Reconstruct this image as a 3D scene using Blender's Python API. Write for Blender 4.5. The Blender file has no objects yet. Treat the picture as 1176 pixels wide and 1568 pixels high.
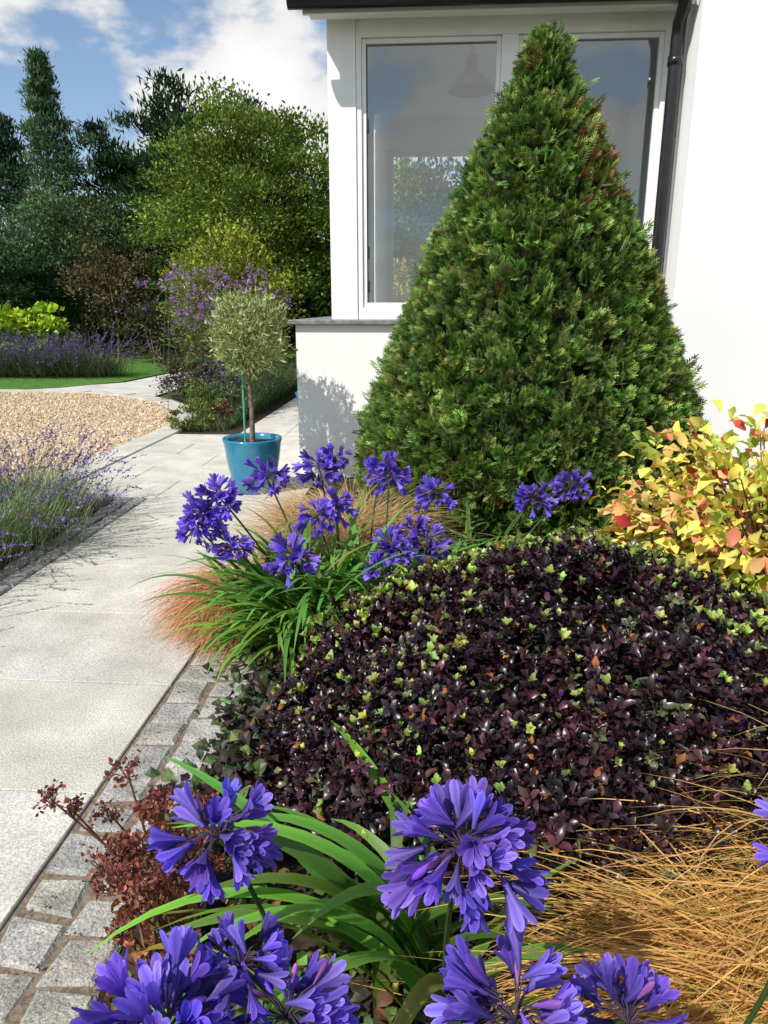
import bpy, math, numpy as np
from mathutils import Vector
rng=np.random.default_rng(7)
U=rng.uniform; G=rng.normal
scene=bpy.context.scene
# ------------------------------------------------------------------ helpers
def nrm(a):
    return a/np.maximum(np.linalg.norm(a,axis=-1,keepdims=True),1e-9)
def empty(name,loc=(0,0,0)):
    o=bpy.data.objects.new(name,None); o.location=(0,0,0)
    scene.collection.objects.link(o); o.empty_display_size=.1
    return o
class Acc:
    def __init__(s): s.V=[];s.F=[];s.C=[];s.M=[];s.n=0
    def add(s,V,F,C,m=0):
        V=np.asarray(V,float).reshape(-1,3);F=np.asarray(F,int).reshape(-1,4)
        C=np.asarray(C,float)
        if C.ndim==1: C=np.tile(C,(len(V),1))
        s.V.append(V);s.F.append(F+s.n);s.C.append(C);s.M.append(np.full(len(F),m,int));s.n+=len(V)
    def build(s,name,mats,parent=None,smooth=False):
        V=np.concatenate(s.V);F=np.concatenate(s.F);C=np.concatenate(s.C);M=np.concatenate(s.M)
        me=bpy.data.meshes.new(name)
        me.vertices.add(len(V)); me.vertices.foreach_set('co',V.ravel())
        me.loops.add(F.size); me.loops.foreach_set('vertex_index',F.ravel().astype(np.int32))
        me.polygons.add(len(F)); me.polygons.foreach_set('loop_start',(np.arange(len(F))*4).astype(np.int32))
        if not isinstance(mats,(list,tuple)): mats=[mats]
        for m in mats: me.materials.append(m)
        me.polygons.foreach_set('material_index',M.astype(np.int32))
        me.polygons.foreach_set('use_smooth',np.full(len(F),smooth))
        ca=me.color_attributes.new('Col','FLOAT_COLOR','POINT')
        cc=np.ones((len(V),4));cc[:,:3]=np.clip(C,0,1)
        ca.data.foreach_set('color',cc.ravel())
        me.update(calc_edges=True)
        o=bpy.data.objects.new(name,me); scene.collection.objects.link(o)
        if parent: o.parent=parent
        return o
def scatter(acc,T,P,D,N,S,C,m=0):
    tv,tf,tc=T
    n=len(P); k=len(tv)
    if n==0: return
    D=nrm(D); X=nrm(np.cross(D,N)); Z=np.cross(X,D)
    S=np.asarray(S,float)
    if S.ndim==0: S=np.full(n,float(S))
    if S.ndim==1: S=np.stack([S,S,S],1)
    V=P[:,None,:]+ (tv[None,:,0,None]*S[:,None,0,None])*X[:,None,:]+(tv[None,:,1,None]*S[:,None,1,None])*D[:,None,:]+(tv[None,:,2,None]*S[:,None,2,None])*Z[:,None,:]
    F=tf[None]+ (np.arange(n)*k)[:,None,None]
    C=np.asarray(C,float)
    if C.ndim==1: C=np.tile(C,(n,1))
    CC=C[:,None,:]*tc[None,:,:]
    acc.add(V.reshape(-1,3),F.reshape(-1,4),CC.reshape(-1,3),m)
def T_leaf(w=.3,h=.08,droop=0):
    v=np.array([[0,0,0],[-w,.5,h],[0,1,-droop],[w,.5,h],[0,.5,0]],float)
    f=np.array([[0,4,2,1],[0,3,2,4]])
    return v,f,np.ones((5,3))
def T_leaf2(w=.32,wave=.07,curl=.12):
    rows=[(0,.04,0),(.35,.75*w,.03),(.7,w,0.0),(1.0,.25*w,-curl)]
    v=[];c=[]
    for i,(y,ww,z) in enumerate(rows):
        s=1 if i%2 else -1
        v+=[[-ww,y,z+.1*ww/w*1+s*wave],[0,y,z],[ww,y,z+.1*ww/w-s*wave]]
        c+=[[1,1,1],[1.12,1.12,1.12],[1,1,1]]
    f=[]
    for i in range(3):
        a=i*3
        f+=[[a,a+1,a+4,a+3],[a+1,a+2,a+5,a+4]]
    return np.array(v,float),np.array(f),np.array(c,float)
def ribbons(acc,P,az,L,e0,e1,w,seg=7,p=1.3,C=(.1,.2,.05),Ct=None,fold=.0,twist=0.,wr=0.,m=0,tip=.08):
    n=len(P)
    b=lambda a:np.broadcast_to(np.asarray(a,float),(n,))
    az,L,e0,e1,w,twist,wr=map(b,(az,L,e0,e1,w,twist,wr))
    s=np.linspace(0,1,seg+1)
    e=e0[:,None]+(e1-e0)[:,None]*(s[None]**p)
    a=az[:,None]+twist[:,None]*s[None]
    d=np.stack([np.cos(e)*np.cos(a),np.cos(e)*np.sin(a),np.sin(e)],-1)
    step=(L/seg)[:,None,None]*d
    pts=np.concatenate([P[:,None,:],P[:,None,:]+np.cumsum((step[:,:-1]+step[:,1:])/2,axis=1)],1)
    side=np.stack([-np.sin(a),np.cos(a),np.zeros_like(a)],-1)
    up=np.cross(d,side)
    R=wr[:,None,None]
    side2=side*np.cos(R)+up*np.sin(R)
    wd=w[:,None]*np.clip(np.minimum(.65+s*1.2,1.0)*(1-s**3)+tip*s,0.03,1)[None]
    C=np.asarray(C,float)
    if C.ndim==1: C=np.tile(C,(n,1))
    if Ct is None: Ct=C
    Ct=np.asarray(Ct,float)
    if Ct.ndim==1: Ct=np.tile(Ct,(n,1))
    col=C[:,None,:]*(1-s[None,:,None])+Ct[:,None,:]*s[None,:,None]
    if fold>0:
        l=pts-side2*wd[...,None]*.5+up*fold*wd[...,None]; c=pts; r=pts+side2*wd[...,None]*.5+up*fold*wd[...,None]
        V=np.stack([l,c,r],2); k=3*(seg+1)
        cc=np.stack([col,col*.8,col],2)
        f=[]
        for i in range(seg):
            q=i*3; f+=[[q,q+1,q+4,q+3],[q+1,q+2,q+5,q+4]]
    else:
        V=np.stack([pts-side2*wd[...,None]*.5,pts+side2*wd[...,None]*.5],2); k=2*(seg+1)
        cc=np.stack([col,col],2)
        f=[[i*2,i*2+1,i*2+3,i*2+2] for i in range(seg)]
    F=np.array(f)[None]+(np.arange(n)*k)[:,None,None]
    acc.add(V.reshape(-1,3),F.reshape(-1,4),cc.reshape(-1,3),m)
    return pts
def tube(acc,pts,rad,sides=8,C=(.1,.08,.05),m=0,cap=True):
    pts=np.asarray(pts,float);n=len(pts);rad=np.broadcast_to(np.asarray(rad,float),(n,))
    t=np.gradient(pts,axis=0);t=nrm(t)
    ref=np.array([0,0,1.]) if abs(t[0,2])<.9 else np.array([1.,0,0])
    V=[]
    for i in range(n):
        x=np.cross(t[i],ref);x/=max(np.linalg.norm(x),1e-6);y=np.cross(t[i],x)
        a=np.linspace(0,2*np.pi,sides,endpoint=False)
        V.append(pts[i]+rad[i]*(np.cos(a)[:,None]*x+np.sin(a)[:,None]*y))
    V=np.concatenate(V);F=[]
    for i in range(n-1):
        for j in range(sides):
            F.append([i*sides+j,i*sides+(j+1)%sides,(i+1)*sides+(j+1)%sides,(i+1)*sides+j])
    acc.add(V,F,C,m)
def lathe(acc,prof,cx,cy,sides=40,C=(1,1,1),m=0):
    V=[];n=len(prof)
    a=np.linspace(0,2*np.pi,sides,endpoint=False)
    for r,z in prof: V.append(np.stack([cx+r*np.cos(a),cy+r*np.sin(a),np.full(sides,z)],1))
    V=np.concatenate(V);F=[[i*sides+j,i*sides+(j+1)%sides,(i+1)*sides+(j+1)%sides,(i+1)*sides+j] for i in range(n-1) for j in range(sides)]
    acc.add(V,F,C,m)
def cbox(acc,x0,x1,y0,y1,z0,z1,b=.004,C=(1,1,1),jit=0,m=0):
    q=[(x0,y0),(x1,y0),(x1,y1),(x0,y1)]
    j=G(0,jit,(4,2)) if jit else np.zeros((4,2))
    cx,cy=(x0+x1)/2,(y0+y1)/2
    V=[]
    for lev,(z,ins) in enumerate([(z0,0),(z1-b,0),(z1,b)]):
        for i,(x,y) in enumerate(q):
            X=x+j[i,0];Y=y+j[i,1]
            V.append([X+np.sign(cx-x)*ins,Y+np.sign(cy-y)*ins,z])
    F=[[3,2,1,0]]
    for l in (0,4):
        for i in range(4): F.append([l+i,l+(i+1)%4,l+4+(i+1)%4,l+4+i])
    F.append([8,9,10,11])
    acc.add(V,F,C,m)
def box(name,x0,x1,y0,y1,z0,z1,mat,parent=None,b=.003):
    a=Acc();cbox(a,x0,x1,y0,y1,z0,z1,b);return a.build(name,mat,parent)
def poly(name,pts,z,mat,parent=None):
    me=bpy.data.meshes.new(name);me.from_pydata([(x,y,z) for x,y in pts],[],[list(range(len(pts)))]);me.materials.append(mat)
    o=bpy.data.objects.new(name,me);scene.collection.objects.link(o)
    if parent:o.parent=parent
    return o
def vary(c,n,v=.25,hue=.1):
    c=np.asarray(c,float);k=np.exp(G(0,v,(n,1)))
    return np.clip(c[None]*k*np.exp(G(0,hue,(n,3))),0,1)
def sphere_dirs(n,zmin=-1,zmax=1):
    z=U(zmin,zmax,n);a=U(0,2*np.pi,n);r=np.sqrt(1-z*z)
    return np.stack([r*np.cos(a),r*np.sin(a),z],1)
def lump(P,f,s=0):
    return (np.sin(P[:,0]*f+s)*np.cos(P[:,1]*f*1.3+s*2)+np.sin(P[:,2]*f*1.1+P[:,0]*f*.7+s*3)*.7+np.sin(P[:,1]*f*2.3+P[:,2]*f*1.9+s)*.4)/2.1
# ------------------------------------------------------------------ materials
def newmat(name):
    m=bpy.data.materials.new(name);m.use_nodes=True;nt=m.node_tree
    return m,nt,nt.nodes['Principled BSDF'],nt.nodes['Material Output']
def leafmat(name,rough=.5,spec=.35,trans=.25,tint=(1.1,1.25,.5)):
    m,nt,p,o=newmat(name);N=nt.nodes.new;L=nt.links.new
    at=N('ShaderNodeAttribute');at.attribute_name='Col'
    L(at.outputs['Color'],p.inputs['Base Color']);p.inputs['Roughness'].default_value=rough
    p.inputs['Specular IOR Level'].default_value=spec
    if trans>0:
        mx=N('ShaderNodeMix');mx.data_type='RGBA';mx.blend_type='MULTIPLY';mx.inputs['Factor'].default_value=1
        L(at.outputs['Color'],mx.inputs['A']);mx.inputs['B'].default_value=(*[t*1.3 for t in tint],1)
        tr=N('ShaderNodeBsdfTranslucent');L(mx.outputs['Result'],tr.inputs['Color'])
        ms=N('ShaderNodeMixShader');ms.inputs[0].default_value=trans
        L(p.outputs[0],ms.inputs[1]);L(tr.outputs[0],ms.inputs[2]);L(ms.outputs[0],o.inputs['Surface'])
    return m
def farmat(name,trans=.2):
    m,nt,p,o=newmat(name);N=nt.nodes.new;L=nt.links.new
    at=N('ShaderNodeAttribute');at.attribute_name='Col'
    d=N('ShaderNodeBsdfDiffuse');L(at.outputs['Color'],d.inputs['Color'])
    tr=N('ShaderNodeBsdfTranslucent');L(at.outputs['Color'],tr.inputs['Color'])
    ms=N('ShaderNodeMixShader');ms.inputs[0].default_value=trans
    L(d.outputs[0],ms.inputs[1]);L(tr.outputs[0],ms.inputs[2]);L(ms.outputs[0],o.inputs['Surface'])
    nt.nodes.remove(p)
    return m
def noisemat(name,c1,c2,scale=20,rough=.8,bump=.0,bscale=60,detail=6,attr=False,spec=.3,speck=None,lo=.35,hi=.65):
    m,nt,p,o=newmat(name);N=nt.nodes.new;L=nt.links.new
    g=N('ShaderNodeNewGeometry')
    n=N('ShaderNodeTexNoise');n.inputs['Scale'].default_value=scale;n.inputs['Detail'].default_value=detail
    L(g.outputs['Position'],n.inputs['Vector'])
    r=N('ShaderNodeValToRGB');r.color_ramp.elements[0].position=lo;r.color_ramp.elements[1].position=hi
    r.color_ramp.elements[0].color=(*c1,1);r.color_ramp.elements[1].color=(*c2,1)
    L(n.outputs['Fac'],r.inputs[0]);out=r.outputs['Color']
    if speck:
        n2=N('ShaderNodeTexNoise');n2.inputs['Scale'].default_value=speck[0];n2.inputs['Detail'].default_value=3
        L(g.outputs['Position'],n2.inputs['Vector'])
        r2=N('ShaderNodeValToRGB');r2.color_ramp.elements[0].position=.38;r2.color_ramp.elements[1].position=.62
        r2.color_ramp.elements[0].color=(*([speck[1]]*3),1);r2.color_ramp.elements[1].color=(*([speck[2]]*3),1)
        L(n2.outputs['Fac'],r2.inputs[0])
        mx=N('ShaderNodeMix');mx.data_type='RGBA';mx.blend_type='MULTIPLY';mx.inputs['Factor'].default_value=1
        L(out,mx.inputs['A']);L(r2.outputs['Color'],mx.inputs['B']);out=mx.outputs['Result']
    if attr:
        at=N('ShaderNodeAttribute');at.attribute_name='Col'
        mx=N('ShaderNodeMix');mx.data_type='RGBA';mx.blend_type='MULTIPLY';mx.inputs['Factor'].default_value=1
        L(out,mx.inputs['A']);L(at.outputs['Color'],mx.inputs['B']);out=mx.outputs['Result']
    L(out,p.inputs['Base Color'])
    p.inputs['Roughness'].default_value=rough;p.inputs['Specular IOR Level'].default_value=spec
    if bump>0:
        n3=N('ShaderNodeTexNoise');n3.inputs['Scale'].default_value=bscale;n3.inputs['Detail'].default_value=5
        L(g.outputs['Position'],n3.inputs['Vector'])
        bp=N('ShaderNodeBump');bp.inputs['Strength'].default_value=bump;bp.inputs['Distance'].default_value=.01
        L(n3.outputs['Fac'],bp.inputs['Height']);L(bp.outputs[0],p.inputs['Normal'])
    return m
M_leaf=leafmat('foliage')
M_yew=leafmat('yew_foliage',rough=.5,spec=.30,trans=.2)
M_far=farmat('far_foliage')
M_gloss=leafmat('glossy_dark_foliage',rough=.33,spec=.45,trans=0)
M_petal=leafmat('petal',rough=.5,spec=.25,trans=.25,tint=(1.1,.8,1.2))
M_straw=farmat('straw_grass',.3)
M_bark=noisemat('bark',(.10,.075,.05),(.24,.19,.13),25,.9,.5,80,attr=False)
M_soil=noisemat('soil',(.018,.012,.008),(.06,.042,.028),30,.95,.8,40)
M_render=noisemat('white_render',(.86,.86,.85),(.90,.90,.89),1.5,.75,.12,90)
M_white=noisemat('white_painted_wood',(.86,.86,.85),(.90,.90,.89),8,.35)
M_inner=noisemat('interior_plaster',(.82,.82,.81),(.86,.86,.85),2,.8)
M_slate=noisemat('grey_sill_stone',(.16,.165,.17),(.25,.255,.26),20,.5,.1)
M_black=noisemat('black_gutter_plastic',(.012,.012,.014),(.02,.02,.022),10,.3,spec=.5)
M_slab=noisemat('granite_paving',(.50,.475,.42),(.70,.67,.60),3.5,.75,.25,220,attr=True,speck=(150,.70,1.14),detail=8,lo=.3,hi=.7)
M_slab2=noisemat('granite_paving_far',(.50,.48,.44),(.64,.62,.57),2.2,.75,.1,100)
M_sett=noisemat('granite_sett',(.27,.265,.25),(.48,.46,.42),10,.8,.9,70,attr=True,speck=(190,.6,1.2))
M_joint=noisemat('sandy_joint',(.13,.10,.07),(.26,.20,.14),60,.95,.5,150)
M_lawn=noisemat('lawn_grass',(.06,.15,.02),(.10,.22,.035),6,.9,.6,300)
M_grass=noisemat('ground_earth',(.045,.06,.02),(.09,.11,.035),.6,.95,.4,20)
M_gravel=noisemat('gravel_bed',(.36,.27,.17),(.62,.50,.36),45,.9,.9,60)
M_stone=noisemat('gravel_stone',(.75,.75,.75),(1,1,1),40,.85,attr=True)
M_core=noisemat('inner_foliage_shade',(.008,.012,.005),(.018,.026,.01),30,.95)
M_glaze=noisemat('blue_glazed_ceramic',(.02,.17,.29),(.035,.24,.38),7,.15,.05,30,spec=.6)
M_attr=noisemat('painted_metal_grey',(.30,.32,.33),(.35,.37,.38),5,.35)
m,nt,p,o=newmat('window_glass');N=nt.nodes.new;L=nt.links.new
tr=N('ShaderNodeBsdfTransparent');gl=N('ShaderNodeBsdfGlossy');gl.inputs['Roughness'].default_value=.01
lw=N('ShaderNodeFresnel');lw.inputs['IOR'].default_value=2.15
ms=N('ShaderNodeMixShader');L(lw.outputs[0],ms.inputs[0]);L(tr.outputs[0],ms.inputs[1]);L(gl.outputs[0],ms.inputs[2]);L(ms.outputs[0],o.inputs['Surface'])
tr.inputs['Color'].default_value=(.95,.97,.96,1)
M_glass=m
# ------------------------------------------------------------------ world, sun, camera
sun_dir=Vector((-.58,-.68,.98)).normalized()
el=math.asin(sun_dir.z);rot=math.atan2(sun_dir.x,sun_dir.y)
w=bpy.data.worlds.new('World');scene.world=w;w.use_nodes=True;nt=w.node_tree;N=nt.nodes.new;L=nt.links.new
try:
    w.cycles.sampling_method='MANUAL';w.cycles.sample_map_resolution=256
except: pass
bg=nt.nodes['Background'];bg.inputs['Strength'].default_value=.15
sky=N('ShaderNodeTexSky');sky.sky_type='NISHITA';sky.sun_disc=False;sky.sun_elevation=el;sky.sun_rotation=rot;sky.air_density=1.0;sky.dust_density=.8;sky.ozone_density=2.0
tc=N('ShaderNodeTexCoord');mp=N('ShaderNodeMapping');mp.inputs['Scale'].default_value=(1,1,2.0);mp.inputs['Location'].default_value=(3.1,1.7,.4)
L(tc.outputs['Generated'],mp.inputs['Vector'])
nz=N('ShaderNodeTexNoise');nz.inputs['Scale'].default_value=4.2;nz.inputs['Detail'].default_value=7;nz.inputs['Roughness'].default_value=.55
L(mp.outputs[0],nz.inputs['Vector'])
def dotblob(cd,f0,f1,t1):
    dt=N('ShaderNodeVectorMath');dt.operation='DOT_PRODUCT';dt.inputs[1].default_value=Vector(cd).normalized()
    L(tc.outputs['Generated'],dt.inputs[0])
    mr=N('ShaderNodeMapRange');mr.inputs['From Min'].default_value=f0;mr.inputs['From Max'].default_value=f1;mr.inputs['To Min'].default_value=0;mr.inputs['To Max'].default_value=t1
    L(dt.outputs['Value'],mr.inputs['Value']);return mr.outputs[0]
def addn(a,b):
    ad=N('ShaderNodeMath');ad.operation='ADD';L(a,ad.inputs[0]);L(b,ad.inputs[1]);return ad.outputs[0]
tot=addn(addn(nz.outputs['Fac'],dotblob((-.17,1.11,.30),.965,.996,.22)),dotblob((-.1,-1,.35),.75,.98,.19))
rp=N('ShaderNodeMapRange');rp.interpolation_type='SMOOTHSTEP';rp.inputs['From Min'].default_value=.555;rp.inputs['From Max'].default_value=.66
L(tot,rp.inputs['Value'])
ccr=N('ShaderNodeMapRange');ccr.inputs['From Min'].default_value=.57;ccr.inputs['From Max'].default_value=.80;ccr.inputs['To Min'].default_value=5.2;ccr.inputs['To Max'].default_value=7.0
L(tot,ccr.inputs['Value'])
cc=N('ShaderNodeCombineColor')
for i in range(3): L(ccr.outputs[0],cc.inputs[i])
mx=N('ShaderNodeMix');mx.data_type='RGBA';L(rp.outputs[0],mx.inputs['Factor']);L(sky.outputs[0],mx.inputs['A']);L(cc.outputs[0],mx.inputs['B'])
L(mx.outputs['Result'],bg.inputs['Color'])
sd=bpy.data.lights.new('sun','SUN');sd.energy=5.0;sd.angle=math.radians(.5);sd.color=(1,.96,.89)
so=bpy.data.objects.new('sun',sd);scene.collection.objects.link(so);so.rotation_euler=sun_dir.to_track_quat('Z','Y').to_euler();so.location=(-5,-5,12)
cam=bpy.data.cameras.new('camera');co=bpy.data.objects.new('camera',cam);scene.collection.objects.link(co)
cam.sensor_fit='VERTICAL';cam.sensor_height=36;cam.lens=26;cam.clip_end=1500;cam.clip_start=.05
co.location=(0,0,1.5);co.rotation_euler=(math.radians(74.5),0,math.radians(4));scene.camera=co
scene.view_settings.view_transform='Standard'
try: scene.view_settings.look='None'
except: pass
# ------------------------------------------------------------------ ground
poly('ground',[(-400,-300),(400,-300),(400,700),(-400,700)],-.03,M_grass)
poly('planting_bed',[(-1.05,-1.5),(4,-1.5),(4,6.56),(-1.05,6.56)],.0,M_soil)
poly('lavender_bed',[(-9,-1.5),(-2.3,-1.5),(-2.3,5.64),(-9,5.64)],.0,M_soil)
poly('border_bed',[(-3.15,8.72),(-2.4,8.72),(-2.4,16),(-4.9,17),(-4.6,12.6),(-3.9,11.6),(-3.3,10)],.0,M_soil)
poly('path_bedding',[(-3.45,-1.5),(-1.05,-1.5),(-1.05,6.56),(-1.2,6.56),(-1.2,16),(-3.4,16),(-3.45,12)],-.012,M_joint)
a=Acc()
def slab(x0,x1,y0,y1):
    k=U(.92,1.05);z=.015+U(-.0015,.0015);g=.0035
    cbox(a,x0+g,x1-g,y0+g,y1-g,-.02,z,.003,np.array([k,k*U(.985,1.01),k*U(.95,1.0)]))
ys=[-1.55,-.85,-.15,.55,1.25,1.95,2.65,3.35,4.05,4.75,5.45]
for i in range(len(ys)-1): slab(-2.3,-1.055,ys[i],ys[i+1])
yy=5.65
slab(-2.3,-1.055,5.45,5.65)
for r in range(5):
    y0=yy+r*.61;off=.45 if r%2 else 0
    xs=[-3.15]+[x for x in np.arange(-3.15+off,-1.1,.9) if x>-3.1 and x<-1.3]+[-1.055]
    xs=sorted(set(xs))
    for i in range(len(xs)-1):
        x1=xs[i+1]
        if y0>=6.4: x1=min(x1,-1.24)
        if x1-xs[i]>.05: slab(xs[i],x1,y0,y0+.61)
for r in range(11):
    y0=8.7+r*.7
    slab(-2.38,-1.8,y0,y0+.7);slab(-1.8,-1.24,y0,y0+.7)
a.build('paved_path',M_slab)
a=Acc()
for row in range(2):
    y=-.6+row*.06
    while y<3.62:
        l=U(.13,.175);x0=-1.047+row*.158
        k=U(.85,1.15)
        cbox(a,x0+.006,x0+.152,y+.006,y+l-.005,-.03,.012+U(-.004,.006),.011,np.array([k,k*U(.97,1.02),k*U(.90,1.02)]),jit=.007)
        y+=l
a.build('granite_sett_edging',M_sett)
poly('sett_bedding',[(-1.055,-.7),(-.735,-.7),(-.735,3.7),(-1.055,3.7)],.0042,M_joint)
a=Acc()
y=-.6
while y<5.6:
    l=U(.09,.14)
    for x0 in (-2.41,-2.53):
        k=U(.7,1.1);cbox(a,x0+.004,x0+.105,y+.005,y+l-.005,-.02,.022+U(-.004,.006),.01,np.array([k,k,k*1.02]),jit=.006)
    y+=l
a.build('cobble_edging',M_sett)
edge=[(-3.45,5.66),(-3.45,9.2),(-3.6,10.0),(-3.95,10.9),(-4.6,11.8),(-5.4,12.55),(-6.3,12.95),(-8,13.0),(-16,13.0)]
poly('gravel_drive',[(-16,5.66)]+edge,.004,M_gravel)
a=Acc();e=np.array(edge);seg=[]
for i in range(len(e)-1):
    d=e[i+1]-e[i];Ln=np.linalg.norm(d);n=max(1,int(round(Ln/.75)))
    for j in range(n): seg.append((e[i]+d*j/n,e[i]+d*(j+1)/n))
for p0,p1 in seg:
    d=nrm((p1-p0)[None])[0];nn=np.array([d[1],-d[0]])
    p0b=p0+d*.004;p1b=p1-d*.004;q=[p0b,p0b+nn*.29,p1b+nn*.29,p1b];k=U(.93,1.05)
    V=[[*v,z] for z in (-.02,.03) for v in q]
    a.add(V,[[0,1,5,4],[1,2,6,5],[2,3,7,6],[3,0,4,7],[4,5,6,7]],(k,k,k*.98))
a.build('gravel_kerb',M_slab)
n=26000
P=np.stack([U(-12,-3.46,n),5.7+(U(0,1,n)**1.5)*7.3,np.full(n,.01)],1)
def inside(P):
    ok=np.ones(len(P),bool)
    ee=np.array(edge)
    for i in range(len(ee)-1):
        d=ee[i+1]-ee[i];c=d[0]*(P[:,1]-ee[i,1])-d[1]*(P[:,0]-ee[i,0]);ok&=c>.01
    return ok
P=P[inside(P)];n=len(P)
cv=np.array([[-1,-.8,-.5],[1,-1,-.5],[.9,1,-.5],[-.8,.9,-.5],[-.6,-.5,.6],[.6,-.6,.5],[.5,.7,.6],[-.5,.5,.5]],float)
cf=np.array([[0,1,5,4],[1,2,6,5],[2,3,7,6],[3,0,4,7],[4,5,6,7]])
cols=np.array([[.66,.48,.28],[.76,.60,.40],[.55,.38,.22],[.80,.70,.54],[.45,.34,.24]])[rng.integers(0,5,n)]
a=Acc();scatter(a,(cv,cf,np.ones((8,3))),P,sphere_dirs(n,-.3,.3),np.tile([0,0,1.],(n,1))+G(0,.3,(n,3)),U(.010,.022,n),cols*U(.8,1.1,(n,1)));a.build('gravel_stones',M_stone)
poly('garden_slab_path',[(-4.9,12.35),(-5.6,13.0),(-8.0,13.32),(-7.5,13.7),(-6.4,15.0),(-6.2,17.5),(-5.0,18.5),(-4.9,16)],.0,M_slab2)
poly('lawn',[(-30,13.35),(-8,13.35),(-7.2,13.9),(-6.5,15.1),(-6.3,17.5),(-5.1,18.6),(-3.4,19.5),(-3.4,27),(-30,27)],.006,M_lawn)
n=30000
P=np.stack([U(-13,-4.5,n),U(13.4,24,n),np.zeros(n)],1);ok=(P[:,0]<-7.4)|(P[:,1]>15.3);ok&=~((P[:,0]>-6.4)&(P[:,1]<18.5));P=P[ok]
a=Acc();n=len(P);ribbons(a,P,U(0,6.3,n),U(.03,.06,n),1.2,.6,.008,seg=1,C=vary((.10,.23,.03),n));a.build('lawn_blades',M_far)
# ------------------------------------------------------------------ house
H=empty('white_house')
X0,X1=-1.23,1.86;YF=6.56
box('lower_wall',X0,X1,YF,YF+.3,-.05,1.355,M_render,H,.006)
box('lower_side_wall',X0,X0+.3,YF+.302,10.3,-.05,1.355,M_render,H)
box('sill_slab',X0-.06,X1-.003,YF-.05,YF+.4,1.357,1.392,M_slate,H,.006)
box('side_sill_slab',X0-.06,X0+.4,YF+.402,10.35,1.357,1.392,M_slate,H,.006)
FY=6.70
def fr(n_,x0,x1,z0,z1,y0=FY,y1=FY+.11): return box(n_,x0,x1,y0,y1,z0,z1,M_white,H,.006)
fr('corner_post',-.93,-.70,1.394,3.80,FY,FY+.2)
fr('post_trim',-.698,-.655,1.394,3.80,FY+.012)
fr('bottom_rail',-.653,1.74,1.394,1.495)
fr('top_rail',-.653,1.74,3.585,3.80)
fr('mullion',.47,.60,1.497,3.583,FY-.006)
fr('right_post',1.742,1.858,1.394,3.80)
for x0,x1 in ((-.653,.468),(.602,1.74)):
    y0=FY+.03;y1=FY+.075
    fr('sash_left',x0,x0+.035,1.497,3.583,y0,y1);fr('sash_right',x1-.035,x1,1.497,3.583,y0,y1)
    fr('sash_bottom',x0+.037,x1-.037,1.497,1.535,y0,y1);fr('sash_top',x0+.037,x1-.037,3.545,3.583,y0,y1)
    box('glass_pane',x0+.03,x1-.03,FY+.05,FY+.056,1.53,3.55,M_glass,H,.0005)
    box('casement_rubber_edge',x0+.036,x0+.045,FY+.036,FY+.049,1.54,3.54,M_black,H,.001)
for z in (1.62,1.90,2.9): box('casement_hinge',-.612,-.598,FY+.022,FY+.036,z,z+.10,M_black,H,.002)
SX=-.93
for y in (6.902,7.9,9.0,10.1):
    box('side_post',SX,SX+.09,y,y+.09,1.394,3.8,M_white,H)
box('side_head',SX+.001,SX+.089,6.995,10.1,3.60,3.8,M_white,H)
box('side_base',SX+.001,SX+.089,6.995,10.1,1.394,1.49,M_white,H)
box('side_glass',SX+.04,SX+.046,6.99,10.1,1.49,3.6,M_glass,H,.0005)
BY=10.3
box('back_wall_below',X0,2.6,BY,BY+.25,-.05,1.47,M_inner,H)
box('back_wall_left',X0+.3,-.68,BY,BY+.25,1.472,3.43,M_inner,H)
box('back_wall_right',1.25,2.6,BY,BY+.25,1.472,3.43,M_inner,H)
box('back_wall_above',X0+.3,2.6,BY,BY+.25,3.432,3.82,M_inner,H)
box('back_window_frame_left',-.678,-.60,BY+.05,BY+.12,1.474,3.43,M_white,H)
box('back_window_frame_right',1.17,1.248,BY+.05,BY+.12,1.474,3.43,M_white,H)
box('back_window_frame_top',-.598,1.168,BY+.05,BY+.12,3.36,3.43,M_white,H)
box('room_ceiling',-.92,2.6,FY+.21,BY-.002,3.803,3.85,M_inner,H)
box('room_floor',X0+.302,2.6,YF+.302,BY-.002,.0,.15,M_inner,H)
box('room_right_wall',2.3,2.4,FY+.21,BY-.004,.152,3.80,M_inner,H)
box('inner_door_frame',2.262,2.298,7.6,7.7,.152,3.2,M_white,H)
box('inner_door_frame_far',2.262,2.298,8.7,8.8,.152,3.2,M_white,H)
box('inner_door_head',2.262,2.298,7.702,8.698,3.1,3.2,M_white,H)
# eaves
box('soffit',-1.05,X1-.01,6.42,6.66,3.70,3.72,M_white,H)
box('eaves_infill',-1.05,X1-.012,6.42,6.698,3.722,3.93,M_white,H)
box('fascia',-1.07,X1-.012,6.39,6.418,3.65,3.93,M_white,H)
a=Acc()
th=np.linspace(np.pi,2*np.pi,9);V=[]
for xx in (-1.17,X1-.02):
    for t in th: V.append([xx,6.325+.062*np.cos(t),3.735+.075*np.sin(t)])
    for t in th[::-1]: V.append([xx,6.325+.054*np.cos(t),3.735+.067*np.sin(t)])
k=18;F=[[i,(i+1)%k,k+(i+1)%k,k+i] for i in range(k)]+[[i,i+1,16-i,17-i] for i in range(8)]+[[k+i,k+i+1,k+16-i,k+17-i] for i in range(8)]
a.add(V,F,(1,1,1));a.build('gutter',M_black,H,True)
rv=[(-1.12,6.34,3.935),(X1-.005,6.34,3.935),(X1-.005,6.75,4.03),(-1.12,6.75,4.03)]
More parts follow.
